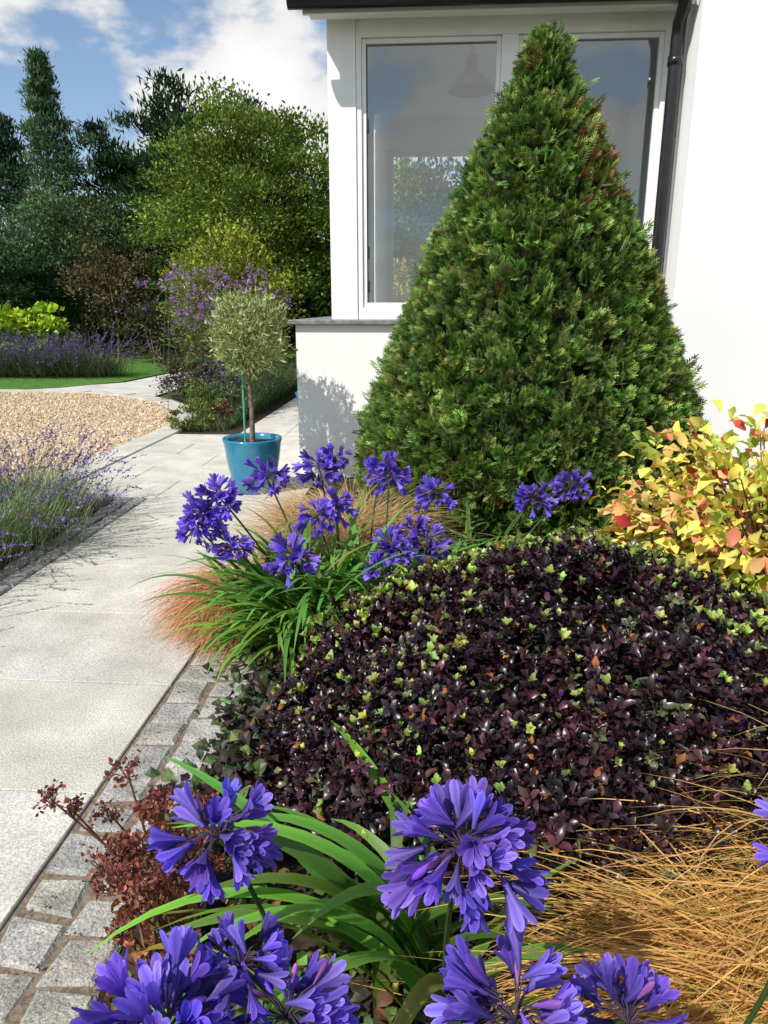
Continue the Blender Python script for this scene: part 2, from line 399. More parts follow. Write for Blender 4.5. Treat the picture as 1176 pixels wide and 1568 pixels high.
def prism(name,pts,th,mat):
    me=bpy.data.meshes.new(name);me.from_pydata(pts+[(x,y,z+th) for x,y,z in pts],[],[(3,2,1,0),(4,5,6,7),(0,1,5,4),(1,2,6,5),(2,3,7,6),(3,0,4,7)]);me.materials.append(mat)
    ob=bpy.data.objects.new(name,me);scene.collection.objects.link(ob);ob.parent=H
prism('eaves_slates',rv,.03,M_black)
prism('bay_roof',[(-.93,6.752,4.03),(X1-.005,6.752,4.03),(X1-.005,10.6,4.95),(-.93,10.6,4.95)],.03,M_slate)
box('roof_upstand',-.928,X1-.01,6.702,10.55,3.852,4.02,M_white,H)
a=Acc()
tube(a,[(1.765,6.32,3.73),(1.765,6.35,3.64),(1.765,6.45,3.55),(1.765,6.47,3.45),(1.765,6.47,.05)],.047,14,(1,1,1))
for z in (3.3,1.6,.5): lathe(a,[(.047,z-.03),(.056,z-.03),(.056,z+.03),(.047,z+.03)],1.765,6.47,16)
a.build('downpipe',M_black,H,True)
box('main_wall',X1+.003,9,6.24,6.6,-.05,6.2,M_render,H,.02)
box('main_wall_left_return',X1+.003,X1+.3,6.602,14,3.86,6.2,M_render,H)
me=bpy.data.meshes.new('main_roof');me.from_pydata([(1.5,5.9,6.2),(9.3,5.9,6.2),(9.3,10.4,9),(1.5,10.4,9),(9.3,15,6.2),(1.5,15,6.2)],[],[(0,1,2,3),(3,2,4,5),(0,3,5)]);me.materials.append(M_slate)
ob=bpy.data.objects.new('main_roof',me);scene.collection.objects.link(ob);ob.parent=H
Pn=empty('pendant_lamp')
a=Acc();lathe(a,[(.012,3.80),(.012,3.62),(.05,3.62),(.06,3.52),(.075,3.49),(.19,3.39),(.205,3.34),(.2,3.34),(.18,3.38),(.05,3.47)],.26,7.35,28);a.build('shade',M_attr,Pn,True)
# ------------------------------------------------------------------ plants
leafT=T_leaf(.28,.07,.05);narrow=T_leaf(.12,.03,.05);leaf2=T_leaf2();wide=T_leaf(.42,.08,.1)
def rnd_up(n,j=.5): return np.tile([0,0,1.],(n,1))+G(0,j,(n,3))
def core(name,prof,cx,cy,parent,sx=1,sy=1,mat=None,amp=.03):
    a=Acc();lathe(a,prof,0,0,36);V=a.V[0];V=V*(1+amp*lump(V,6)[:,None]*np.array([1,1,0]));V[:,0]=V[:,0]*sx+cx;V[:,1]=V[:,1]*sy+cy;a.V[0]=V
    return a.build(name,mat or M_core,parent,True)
# --- clipped yew cone
Y=empty('yew_topiary_cone')
pz=np.array([.03,.12,.3,.62,.94,1.375,1.79,2.19,2.57,2.88,3.02,3.12])
pr=np.array([.92,1.05,1.14,1.15,1.05,.87,.70,.51,.335,.17,.11,.05])
cx,cy=.63,5.16
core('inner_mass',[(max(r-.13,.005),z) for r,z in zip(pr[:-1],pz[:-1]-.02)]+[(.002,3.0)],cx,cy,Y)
core_tr=Acc();tube(core_tr,[(cx,cy,-.05),(cx,cy,.6)],[.07,.05],8);core_tr.build('trunk',M_bark,Y)
v=[];f=[];c=[]
def addq(p,cc):
    b=len(v);v.extend(p);f.append([b,b+1,b+2,b+3]);c.extend(cc)
for i in range(7):
    y=.05+i*.14;ln=.33*(1-.09*abs(i-2))
    for s in (-1,1):
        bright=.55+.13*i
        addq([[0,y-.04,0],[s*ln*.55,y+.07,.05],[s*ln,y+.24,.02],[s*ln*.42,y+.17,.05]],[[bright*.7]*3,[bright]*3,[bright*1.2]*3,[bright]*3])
addq([[-.06,.85,0],[.06,.85,0],[.03,1.2,0],[-.03,1.2,0]],[[1.5,1.5,1.3]]*4)
sprig=(np.array(v,float),np.array(f),np.array(c,float))
def cone_pts(n,sc=1.0):
    z=U(.03,3.12,n*3);r=np.interp(z,pz,pr);k=U(0,1.25,n*3)<r+.06;z=z[k][:n];r=r[k][:n];n=len(z)
    t=U(0,2*np.pi,n);p=np.stack([np.cos(t)*r,np.sin(t)*r,z],1)
    nv=nrm(np.stack([np.cos(t),np.sin(t),np.full(n,.38)],1));return p,nv,t
p0,nv0,th0=cone_pts(7200)
lm=lump(p0,9)*.6+lump(p0,23,2)*.5
p0=p0+nv0*(lm*.035-.045-np.abs(G(0,.032,len(p0))))[:,None]
cb=vary((.072,.125,.025),len(p0),.38,.12);yl=U(0,1,len(p0))<.30;cb[yl]=vary((.18,.24,.065),yl.sum())
br=(np.abs(p0[:,2]-2.35)<.28)&(np.cos(th0-math.radians(-38))>.86)&(U(0,1,len(p0))<.4);cb[br]=vary((.16,.085,.03),br.sum())
br=U(0,1,len(p0))<.008;cb[br]=vary((.15,.08,.03),br.sum())
k=6;P=np.repeat(p0,k,0)+np.array([cx,cy,0]);nv=np.repeat(nv0,k,0);n=len(P)
tuftd=np.repeat(nv0+G(0,.3,(len(p0),3))+[0,0,.35],k,0)
D=nrm(tuftd)+G(0,.48,(n,3));P=P+G(0,.012,(n,3))
C=np.repeat(cb,k,0)*np.exp(G(0,.15,(n,1)))
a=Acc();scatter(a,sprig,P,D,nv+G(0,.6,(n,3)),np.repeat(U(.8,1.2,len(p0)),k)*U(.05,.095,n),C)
p1,nv1,_=cone_pts(160);n=len(p1);scatter(a,sprig,p1+np.array([cx,cy,0])-nv1*.02,nv1+G(0,.3,(n,3))+[0,0,.6],G(0,1,(n,3)),U(.09,.14,n),vary((.13,.20,.045),n))
a.build('foliage',M_yew,Y)
# --- dark pittosporum mound
B=empty('dark_pittosporum_shrub')
mc=np.array([.50,2.34]);mr_=np.array([1.07,.98]);mh=.68
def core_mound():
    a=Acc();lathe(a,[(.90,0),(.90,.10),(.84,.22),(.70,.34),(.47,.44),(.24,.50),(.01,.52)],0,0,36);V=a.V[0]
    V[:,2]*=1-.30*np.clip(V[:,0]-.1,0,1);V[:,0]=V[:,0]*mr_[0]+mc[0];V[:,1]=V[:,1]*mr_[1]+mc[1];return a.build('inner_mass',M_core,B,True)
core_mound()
def mound(n,zmin=.0):
    d=sphere_dirs(n,zmin,1)
    r=1+.09*lump(d,5,1)+.05*lump(d,13,3)
    pw=1+.10*np.clip(-d[:,0],0,1)*d[:,2]
    hz_=1-.27*np.clip(d[:,0]-.1,0,1)
    P=np.stack([d[:,0]*mr_[0]*r/pw+mc[0],d[:,1]*mr_[1]*r+mc[1],d[:,2]*mh*hz_*(1+.13*lump(d,5,5)+.05*lump(d,12,1))/pw],1)
    nv=nrm(np.stack([d[:,0]/mr_[0],d[:,1]/mr_[1],d[:,2]/mh],1))
    return P,nv,d
nr_=7800;p_,nv_,d_=mound(nr_)
p_=p_-nv_*np.abs(G(0,.034,nr_))[:,None]
ex=U(0,1,nr_)<.04;p_[ex]+=nv_[ex]*U(.02,.07,(ex.sum(),1))
sh=nrm(nv_*.8+G(0,.40,(nr_,3))+[0,0,.35])
k=8;P=np.repeat(p_,k,0);S=np.repeat(sh,k,0);n=len(P)
t1=nrm(np.cross(S,np.tile([1,.31,.2],(n,1))));t2=np.cross(S,t1);j=np.tile(np.arange(k),nr_);an=j*2.4+np.repeat(U(0,6,nr_),k)
tang=t1*np.cos(an)[:,None]+t2*np.sin(an)[:,None]
P=P-S*(j*.007)[:,None];P[:,2]=np.maximum(P[:,2],.01)
D=S*(1.1-j*.12)[:,None]+tang*.85+G(0,.22,(n,3))
C=np.repeat(vary((.022,.010,.013),nr_,.45,.2),k,0)*np.exp(G(0,.3,(n,1)))
q=np.repeat(U(0,1,nr_),k);C[q<.10]=vary((.065,.022,.030),(q<.10).sum());C[(q>.12)&(q<.20)]=vary((.08,.09,.04),((q>.12)&(q<.20)).sum())
q=U(0,1,n)<.012;C[q]=vary((.28,.10,.03),q.sum())
a=Acc();scatter(a,T_leaf2(.27,.09,.16),P,D,S+tang*.2+G(0,.15,(n,3)),U(.022,.040,n),C);a.build('dark_leaves',M_gloss,B,True)
n=4200;P,nv,d=mound(n,.02)
patch=.70+.6*lump(P,4,2)
lt=U(0,1,n)<np.clip((.22+.36*d[:,2]+.42*d[:,1])*patch,0.07,1);P=P[lt];nv=nv[lt];d=d[lt];n=len(P)
a=Acc();kk=6;Pr=np.repeat(P,kk,0);S=np.repeat(nrm(nv+[0,0,.6]+G(0,.30,(n,3))),kk,0);m_=len(Pr)
sz=np.repeat(U(.55,1.35,n)*np.clip(.90+.30*d[:,1],.7,1.2),kk)
t1=nrm(np.cross(S,np.tile([1,.3,.2],(m_,1))));t2=np.cross(S,t1);an=np.tile(np.arange(kk)*2.4,n)+np.repeat(U(0,6,n),kk)
D=S*1.25+(t1*np.cos(an)[:,None]+t2*np.sin(an)[:,None])*U(.35,.85,(m_,1))+G(0,.15,(m_,3))
C=np.repeat(vary((.33,.39,.11),n,.28,.10),kk,0)*U(.7,1.15,(m_,1))
scatter(a,T_leaf2(.27,.03,.10),Pr+S*.014,D,S,U(.020,.036,m_)*sz,C)
a.build('lime_new_growth',leafmat('lime_foliage',.35,.4,.3),B,True)
# --- agapanthus
v=[];f=[];c=[]
for kx in range(6):
    an=kx*math.pi/3;ca,sa=math.cos(an),math.sin(an)
    rows=[(0,.03,.04),(.28,.048,.070),(.5,.085,.12),(.70,.125,.19),(.86,.125,.27),(.96,.085,.33),(1.0,.025,.35)]
    b=len(v);tl=(-.03,.02,.04,-.02,.0,.03)[kx]
    for (y,hw,r) in rows:
        for s,extra in ((-1,0),(0,.022),(1,0)):
            rad=r+extra+tl*y;tx=s*hw
            v.append([rad*ca-tx*sa,y,rad*sa+tx*ca])
            base=.42+.62*y
            c.append([base*.68,base*.50,base*.82] if s==0 else [base*1.1,base*1.06,base])
    for i in range(6):
        q=b+i*3;f+= [[q,q+1,q+4,q+3],[q+1,q+2,q+5,q+4]]
for kx in range(5):
    an=kx*1.257+.3;ca,sa=math.cos(an),math.sin(an);b=len(v)
    for (y,r) in ((.3,.02),(1.02,.10)):
        v+= [[r*ca-.008,y,r*sa],[r*ca+.008,y,r*sa]];c+=[[.9,.8,.9]]*2
    f.append([b,b+1,b+3,b+2])
floret=(np.array(v),np.array(f),np.array(c))
v=[];f=[];c=[]
for (y,r) in ((0,.04),(.3,.08),(.65,.14),(.88,.11),(1,.03)):
    for i in range(6):
        v.append([r*math.cos(i*math.pi/3),y,r*math.sin(i*math.pi/3)]);c.append([.7,.6,.8] if i%2 else [1,1,1])
for j in range(4):
    for i in range(6): f.append([j*6+i,j*6+(i+1)%6,j*6+6+(i+1)%6,j*6+6+i])
bud=(np.array(v),np.array(f),np.array(c))
def aga_head(a,c,R,nf,base):
    c=np.array(c,float);base=np.array(base,float)
    ss=np.linspace(0,1,10)[:,None]
    mid=(c+base)/2+np.array([U(-.04,.04),U(-.04,.04),.03])
    pts=(1-ss)**2*base+2*ss*(1-ss)*mid+ss**2*c
    tube(a,pts,.0045 if R>.08 else .004,6,(.05,.10,.03),1)
    i=np.arange(nf)+.5;z=1-1.5*i/nf;an=i*2.39996+U(0,6)
    rr=np.sqrt(1-z*z);d=nrm(np.stack([rr*np.cos(an),rr*np.sin(an),z*.85],1)+G(0,.2,(nf,3)))
    pl=R*U(.30,.68,nf)
    e=c+d*pl[:,None]+np.array([0,0,-1])*(pl*.15)[:,None]
    for i in range(nf):
        tube(a,[c,c+d[i]*pl[i]*.55+[0,0,.006],e[i]],.0012,3,(.09,.06,.10),1)
    D=d+np.array([0,0,-.35])+G(0,.28,(nf,3))
    kind=U(0,1,nf);C=vary((.165,.115,.57),nf,.25,.08)
    q=kind<.35;C[q]=vary((.28,.215,.74),q.sum(),.15,.05)
    o=U(0,1,nf)>.2
    scatter(a,floret,e[o],D[o],sphere_dirs(o.sum()),np.stack([U(.8,1.2,o.sum()),np.ones(o.sum()),U(.8,1.2,o.sum())],1)*(R*U(.48,.66,o.sum()))[:,None],C[o],0)
    o=~o;C2=vary((.17,.08,.40),o.sum(),.3,.15);pk=U(0,1,o.sum())<.35;C2[pk]=vary((.38,.14,.38),pk.sum())
    scatter(a,bud,e[o],D[o],sphere_dirs(o.sum()),R*U(.28,.50,o.sum()),C2,0)
def aga_leaves(a,c,n,L0,L1,w,azs,spread=.07,col=(.085,.20,.03),e0=(1.0,1.5),e1=(-.9,.35)):
    P=np.stack([c[0]+G(0,spread,n),c[1]+G(0,spread,n),np.full(n,.0)],1)
    C=vary(col,n,.22,.1);Ct=C*1.15
    k=U(0,1,n)<.06;Ct=Ct.copy();Ct[k]=(.35,.28,.05)
    az=U(0,6.283,n) if azs is None else G(azs[0],azs[1],n)
    ribbons(a,P,az,U(L0,L1,n),U(*e0,n),U(*e1,n),U(w*.7,w*1.15,n),seg=12,p=1.35,C=C*.85,Ct=Ct,fold=.10,twist=G(0,.25,n),wr=G(0,.25,n),m=1,tip=.02)
def agapanthus(heads,leafcs):
    E=empty('agapanthus');a=Acc()
    for h in heads: aga_head(a,*h)
    a.build('flower_heads',[M_petal,M_leaf],E,True)
    a=Acc()
    for l in leafcs: aga_leaves(a,*l)
    a.build('strap_leaves',[M_leaf,M_leaf],E,True)
bb=(0.0,1.33,0)
agapanthus([((.05,.87,.775),.100,48,(.05,1.3,0)),((.117,.755,.612),.100,46,(.12,1.2,0)),((.275,.80,.565),.088,34,(.2,1.2,0)),((.545,.88,.80),.085,32,(.5,1.1,0))],
 [(bb,16,.55,.85,.046,(3.3,.45),.05,(.13,.29,.04),(1.0,1.45),(-.6,.1)),(bb,10,.35,.6,.04,(2.2,.5),.05,(.11,.25,.035)),((.12,1.25,0),12,.4,.7,.04,(4.4,.7),.05,(.13,.29,.04),(.7,1.3),(-.9,0)),(bb,8,.4,.6,.038,(0,.5),.05,(.10,.22,.03))])
agapanthus([((-.338,1.0,.67),.092,40,(-.25,1.2,0)),((-.335,.73,.59),.100,46,(-.2,1.05,0)),((-.19,.785,.555),.094,38,(-.15,1.1,0)),((-.26,.82,.60),.07,22,(-.18,1.1,0))],
 [((-.15,1.1,0),14,.35,.55,.038,(3.6,.6),.05,(.13,.29,.04),(.9,1.4),(-.8,.2)),((-.1,1.0,0),14,.4,.7,.04,(4.7,.7),.06,(.13,.28,.04),(.7,1.3),(-.9,0))])
mh_=[(-1.0,3.02,.64),(-.94,3.08,.70),(-.87,2.99,.5),(-1.02,3.0,.58),(-.525,3.17,.59),(-.5,3.57,.78),(-.56,3.5,.74),(-.267,3.59,.735),(-.22,3.5,.70),(-.6,2.97,.46),(-.18,3.09,.47),(-.025,3.2,.45),(-.10,3.3,.50),(-.22,3.0,.40),(.69,3.66,.64),(.50,3.62,.58),(-.81,3.45,.7),(-.45,3.25,.62),(.0,3.5,.62)]
agapanthus([(h,U(.085,.112),int(U(26,38)),(-.35+(h[0]+.35)*.45,3.35+U(-.1,.1),0)) for h in mh_],
 [((-.52,3.12),230,.45,.85,.034,None,.11,(.11,.25,.04)),((-.15,3.2),160,.4,.75,.030,None,.12,(.11,.25,.04)),((.2,3.65),50,.4,.7,.028,None,.1),((-.62,2.95),60,.35,.65,.030,(4.0,.8),.06,(.14,.30,.04),(.9,1.4),(-1.0,-.1))])
# --- carex grasses
def carex(name,cs,n,L0,L1,w,col,tipc,azm=None,azs=2.,e0=(.7,1.4),e1=(-1.2,-.3)):
    a=Acc()
    for (x,y,sp,frac) in cs:
        k=int(n*frac);P=np.stack([x+G(0,sp,k),y+G(0,sp,k),np.full(k,.0)],1)
        az=U(0,6.283,k) if azm is None else G(azm,azs,k)
        cl=rng.integers(0,3,k)[:,None]
        c0=np.where(cl==0,np.array(col),np.where(cl==1,np.array(tipc)*.7,(np.array(col)+np.array(tipc))/2))*np.exp(G(0,.28,(k,1)))
        c1=np.where(cl==0,(np.array(col)+np.array(tipc))/2,np.array(tipc))*np.exp(G(0,.25,(k,1)))
        ribbons(a,P,az,U(L0,L1,k),U(*e0,k),U(*e1,k),U(w*.6,w*1.2,k),seg=10,p=1.1,C=c0,Ct=c1,twist=G(0,.6,k),wr=G(0,.8,k),tip=.05)
    return a.build(name,M_straw)
carex('orange_sedge_grass',[(.84,1.22,.07,.36),(.92,.98,.08,.32),(1.2,1.35,.1,.32)],8500,.40,.80,.0040,(.24,.28,.06),(.74,.42,.14),e1=(-1.2,-.3),e0=(.5,1.3))
carex('orange_sedge_grass',[(1.22,1.62,.08,.5),(1.45,1.85,.09,.5)],6500,.5,.95,.0038,(.24,.27,.06),(.74,.45,.17),e0=(.8,1.45),e1=(-1.1,.0))
carex('orange_sedge_grass',[(.85,1.22,.08,.5),(1.15,1.5,.1,.5)],3400,.5,.98,.0038,(.34,.26,.06),(.78,.42,.14),azm=3.5,azs=.5,e0=(.4,1.1),e1=(-1.0,-.2))
carex('orange_sedge_grass',[(-.86,3.36,.06,1.)],6000,.35,.66,.0038,(.38,.20,.09),(.68,.36,.18),e0=(.5,1.4),e1=(-1.4,-.7))
carex('orange_sedge_grass',[(-.50,4.0,.08,1.)],4200,.45,.9,.0038,(.38,.25,.10),(.68,.46,.24),e0=(.6,1.5),e1=(-1.2,.3))
carex('orange_sedge_grass',[(-.80,5.0,.07,1.)],1600,.3,.5,.0037,(.34,.22,.09),(.58,.38,.2))
# --- yellow leaved shrub
E=empty('yellow_spirea_shrub')
cs=np.array([1.50,3.26,.44])
n=280;d=sphere_dirs(n,-.45,1);tips=cs+d*np.array([.68,.66,.53])*U(.4,1.10,(n,1))*(1+.12*lump(d,5,2))[:,None];tips[:,2]=np.maximum(tips[:,2],.1)
a=Acc()
for i in range(0,n): tube(a,[(cs[0]+U(-.1,.1),cs[1]+U(-.1,.1),0),(cs+(tips[i]-cs)*.5+[0,0,-.05]),tips[i]],[.006,.004,.0025],5,(.18,.07,.04))
a.build('stems',M_leaf,E)
k=13;tc_=U(0,1,n);P=np.repeat(tips,k,0)+G(0,.06,(n*k,3))*[1,1,.7];nn=n*k
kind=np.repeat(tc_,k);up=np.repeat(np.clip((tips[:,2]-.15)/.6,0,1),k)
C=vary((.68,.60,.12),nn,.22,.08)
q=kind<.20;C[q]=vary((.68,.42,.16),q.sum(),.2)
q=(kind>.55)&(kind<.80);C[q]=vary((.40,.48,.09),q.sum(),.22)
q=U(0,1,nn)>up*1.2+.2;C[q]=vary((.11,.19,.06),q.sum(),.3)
q=U(0,1,nn)<.10;C[q]=vary((.62,.24,.12),q.sum());q=U(0,1,nn)<.04;C[q]=vary((.45,.05,.04),q.sum())
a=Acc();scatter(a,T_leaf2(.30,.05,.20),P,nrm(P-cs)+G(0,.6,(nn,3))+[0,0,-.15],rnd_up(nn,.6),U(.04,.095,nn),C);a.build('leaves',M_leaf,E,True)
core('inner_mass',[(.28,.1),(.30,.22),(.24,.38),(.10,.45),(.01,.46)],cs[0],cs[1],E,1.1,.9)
# --- olive standard in blue pot
px,py=-1.50,5.93
Pt=empty('blue_plant_pot')
def pot(a,x,y,s=1):
    lathe(a,[(.001,.015),(.14*s,.015),(.155*s,.02),(.185*s,.12*s),(.215*s,.28*s),(.235*s,.43*s),(.243*s,.455*s),(.238*s,.468*s),(.222*s,.466*s),(.215*s,.44*s),(.2*s,.3*s)],x,y,48)
a=Acc();pot(a,px,py);a.build('glazed_pot',M_glaze,Pt,True)
a=Acc();lathe(a,[(.001,.425),(.1,.428),(.216,.42)],px,py,24);a.build('compost',M_soil,Pt)
Pt=empty('blue_plant_pot');a=Acc();pot(a,-1.58,9.5,.95);a.build('glazed_pot',M_glaze,Pt,True)
a=Acc();lathe(a,[(.001,.40),(.2,.40)],-1.58,9.5,24);a.build('compost',M_soil,Pt)
E=empty('olive_tree')
a=Acc();tube(a,[(px,py,.40),(px+.008,py,.7),(px+.0,py,.95),(px+.02,py,1.15)],[.024,.02,.018,.013],8)
oc=np.array([px-.0,py,1.29])
for i in range(16):
    d=sphere_dirs(1,-.2,1)[0];tube(a,[(px,py,1.0+U(-.05,.1)),oc+d*.12+[0,0,-.05],oc+d*.27],[.009,.006,.003],5)
a.build('trunk',M_bark,E,True)
nt_=400;d=sphere_dirs(nt_);r=U(.25,1,nt_)**.5*(1+.26*lump(d,6));b0=oc+d*r[:,None]*np.array([.30,.30,.31])
k=13;P=np.repeat(b0,k,0)+G(0,.030,(nt_*k,3));dd=np.repeat(nrm(d+G(0,.6,(nt_,3))+[0,0,.4]),k,0);n=len(P)
C=vary((.24,.27,.10),n,.25,.08);q=U(0,1,n)<.4;C[q]=vary((.46,.48,.26),q.sum())
a=Acc();scatter(a,narrow,P,dd+G(0,.5,(n,3)),G(0,1,(n,3)),U(.035,.07,n),C);a.build('crown',M_leaf,E)
a=Acc();tube(a,[(px-.055,py-.02,.40),(px-.05,py-.02,1.04)],.0085,8,(.12,.45,.30));a.build('green_cane_stake',M_leaf,E)
# --- lavender
def lavender(name,cs,nl,ns,Hh,spike=(.19,.125,.31),gr=(.16,.21,.10),sw=.0045,azm=None):
    a=Acc()
    for (x,y,r) in cs:
        P=np.stack([x+G(0,r*.5,nl),y+G(0,r*.5,nl),U(0,.12,nl)],1);az=np.arctan2(P[:,1]-y,P[:,0]-x)+G(0,.6,nl)
        ribbons(a,P,az,U(.4,.75,nl)*Hh,U(.6,1.4,nl),U(.2,1.2,nl),sw,seg=3,C=vary(gr,nl,.3),Ct=vary(np.array(gr)*1.5,nl,.3))
        P=np.stack([x+G(0,r*.4,ns),y+G(0,r*.4,ns),U(0.05,.2,ns)],1);az=np.arctan2(P[:,1]-y,P[:,0]-x)+G(0,.5,ns)
        pts=ribbons(a,P,az,U(.8,1.35,ns)*Hh,U(.3,1.4,ns),U(-.3,1.1,ns),sw*.6,seg=6,C=vary(gr,ns),Ct=vary(gr,ns),tip=.8)
        tip=pts[:,-1];dr=nrm(pts[:,-1]-pts[:,-2])
        for j in range(12):
            Q=tip-dr*(j*.011*Hh/.5);scatter(a,leafT,Q,dr+G(0,.5,(ns,3)),G(0,1,(ns,3)),U(.015,.028,ns)*Hh/.5,vary(spike,ns,.3,.15))
    return a.build(name,M_far)
lavender('lavender_plant',[(-2.80,4.3,.44),(-2.95,3.6,.42),(-2.90,5.0,.38),(-3.7,4.6,.5)],1900,190,.50)
lavender('lavender_plant',[(-2.9,2.6,.4),(-2.95,1.8,.4),(-4.4,5.0,.5),(-3.9,3.6,.5)],800,120,.5)
lavender('lavender_hedge',[(x,16+U(-.3,.3),.5) for x in np.arange(-13,-7.2,.55)],600,130,.8,spike=(.15,.11,.26),gr=(.09,.11,.06),sw=.014)
# --- dried sedum
def sedum(cs,name='dried_sedum_plant'):
    a=Acc()
    for (bx,by,tx,ty,tz,R) in cs:
        base=np.array([bx,by,0.]);t=np.array([tx,ty,tz])
        tube(a,[base,(base+t)/2+[U(-.02,.02),0,.04],t],[.0035,.003,.0025],5,(.18,.08,.05))
        n=13;d=sphere_dirs(n,.0,1)*np.array([1,1,.7]);e=t+d*R*U(.4,1.1,(n,1))
        for i in range(n): tube(a,[t-[0,0,.02],t+d[i]*R*.6,e[i]],.0012,3,(.2,.09,.05))
        k=7;P=np.repeat(e,k,0)+G(0,.006,(n*k,3));scatter(a,T_leaf(.4,.1),P,sphere_dirs(n*k),G(0,1,(n*k,3)),U(.008,.016,n*k),vary((.20,.06,.045),n*k,.35,.15))
        ss=U(.15,.95,7);Q=base+(t-base)*ss[:,None]+G(0,.015,(7,3));scatter(a,T_leaf2(.35,.1,.3),Q,sphere_dirs(7,-.6,.4),G(0,1,(7,3)),U(.02,.04,7),vary((.28,.12,.06),7,.3))
    a.build(name,M_leaf)
sedum([(-.62,1.45,-.86,1.40,.41,.045),(-.62,1.45,-.83,1.43,.36,.03),(-.62,1.45,-.70,1.45,.46,.04),(-.60,1.4,-.62,1.40,.40,.045),(-.62,1.4,-.72,1.32,.31,.045),(-.6,1.35,-.58,1.30,.30,.045),(-.6,1.3,-.64,1.22,.24,.04),(-.55,1.4,-.5,1.35,.36,.04),(-.6,1.45,-.78,1.5,.3,.04),(-.55,1.3,-.52,1.22,.2,.045),(-.6,1.5,-.66,1.55,.3,.045),(-.55,1.2,-.6,1.12,.18,.045)]+[(-.58+U(-.05,.05),U(1.2,1.55),-.60+U(-.14,.12),U(1.2,1.55),U(.14,.38),U(.025,.045)) for _ in range(20)])
E=empty('heuchera_plant')
a=Acc();n=900;P=np.stack([-.62+np.abs(G(0,.08,n))*np.sign(U(-1,1.4,n)),U(1.5,3.0,n),U(.01,.14,n)],1)
C=vary((.06,.09,.035),n,.35,.15);q=U(0,1,n)<.5;C[q]=vary((.05,.025,.028),q.sum())
scatter(a,T_leaf2(.40,.06,.2),P,np.stack([G(-.4,.6,n),G(-.2,.7,n),U(0,.8,n)],1),rnd_up(n,.5),U(.03,.065,n),C);a.build('leaves',M_leaf,E)
a=Acc();n=900;P=np.stack([U(-.68,.5,n),U(.9,1.6,n),U(.0,.10,n)],1)
C=vary((.09,.14,.04),n,.4,.2);q=U(0,1,n)<.35;C[q]=vary((.16,.08,.04),q.sum());q=U(0,1,n)<.1;C[q]=vary((.5,.45,.08),q.sum())
scatter(a,T_leaf2(.4,.05,.1),P,G(0,1,(n,3))*[1,1,.4]+[0,0,.2],rnd_up(n,.5),U(.02,.05,n),C);a.build('ground_cover',M_leaf)
a=Acc();n=1500;P=np.stack([U(-.85,3.2,n),U(2.9,6.3,n),U(.0,.12,n)],1);scatter(a,T_leaf2(.35,.05,.1),P,G(0,1,(n,3))*[1,1,.4]+[0,0,.3],rnd_up(n,.5),U(.03,.07,n),vary((.05,.09,.025),n,.4,.2));a.build('underplanting',M_leaf)
a=Acc();n=150;P=np.stack([U(-1.04,-.74,n),U(.9,3.5,n),np.full(n,.02)],1);scatter(a,T_leaf(.35,.1),P,G(0,1,(n,3))*[1,1,.1],rnd_up(n,.2),U(.006,.016,n),vary((.22,.14,.07),n,.4,.2));a.build('leaf_litter',M_far)
# ------------------------------------------------------------------ border & trees
def blob(a,c,R,n,ls,col,T=leafT,fill=.5,upb=.3,m=0,clumps=None,cr=.28):
    c=np.array(c,float);R=np.array(R,float)
    k=clumps or max(8,n//60)
    d=sphere_dirs(k);r=U(fill,1,k)[:,None];cc=c+d*r*R*(1+.15*lump(d,4,c[0])[:,None])
    idx=rng.integers(0,k,n);o=G(0,1,(n,3))*R*cr*.45*np.array([1,1,.6])
    P=cc[idx]+o;P[:,2]=np.maximum(P[:,2],.02)
    ck=np.exp(G(0,.22,(k,1)))[idx]
    D=nrm((P-c)/R)+G(0,.7,(n,3))+[0,0,upb]
    scatter(a,T,P,D,rnd_up(n,.8),U(.6,1.2,n)*ls,vary(col,n,.22,.1)*ck,m)
    return cc
def shrub(name,c,R,n,ls,col,T=leafT,corecol=True):
    E=empty(name);a=Acc();blob(a,c,R,n,ls,col,T);a.build('foliage',M_far,E)
    a=Acc()
    for i in range(5): tube(a,[(c[0]+U(-.1,.1),c[1],0),(c[0]+U(-.4,.4)*R[0],c[1]+U(-.3,.3)*R[1],c[2])],[.03,.012],5)
    a.build('stems',M_bark,E)
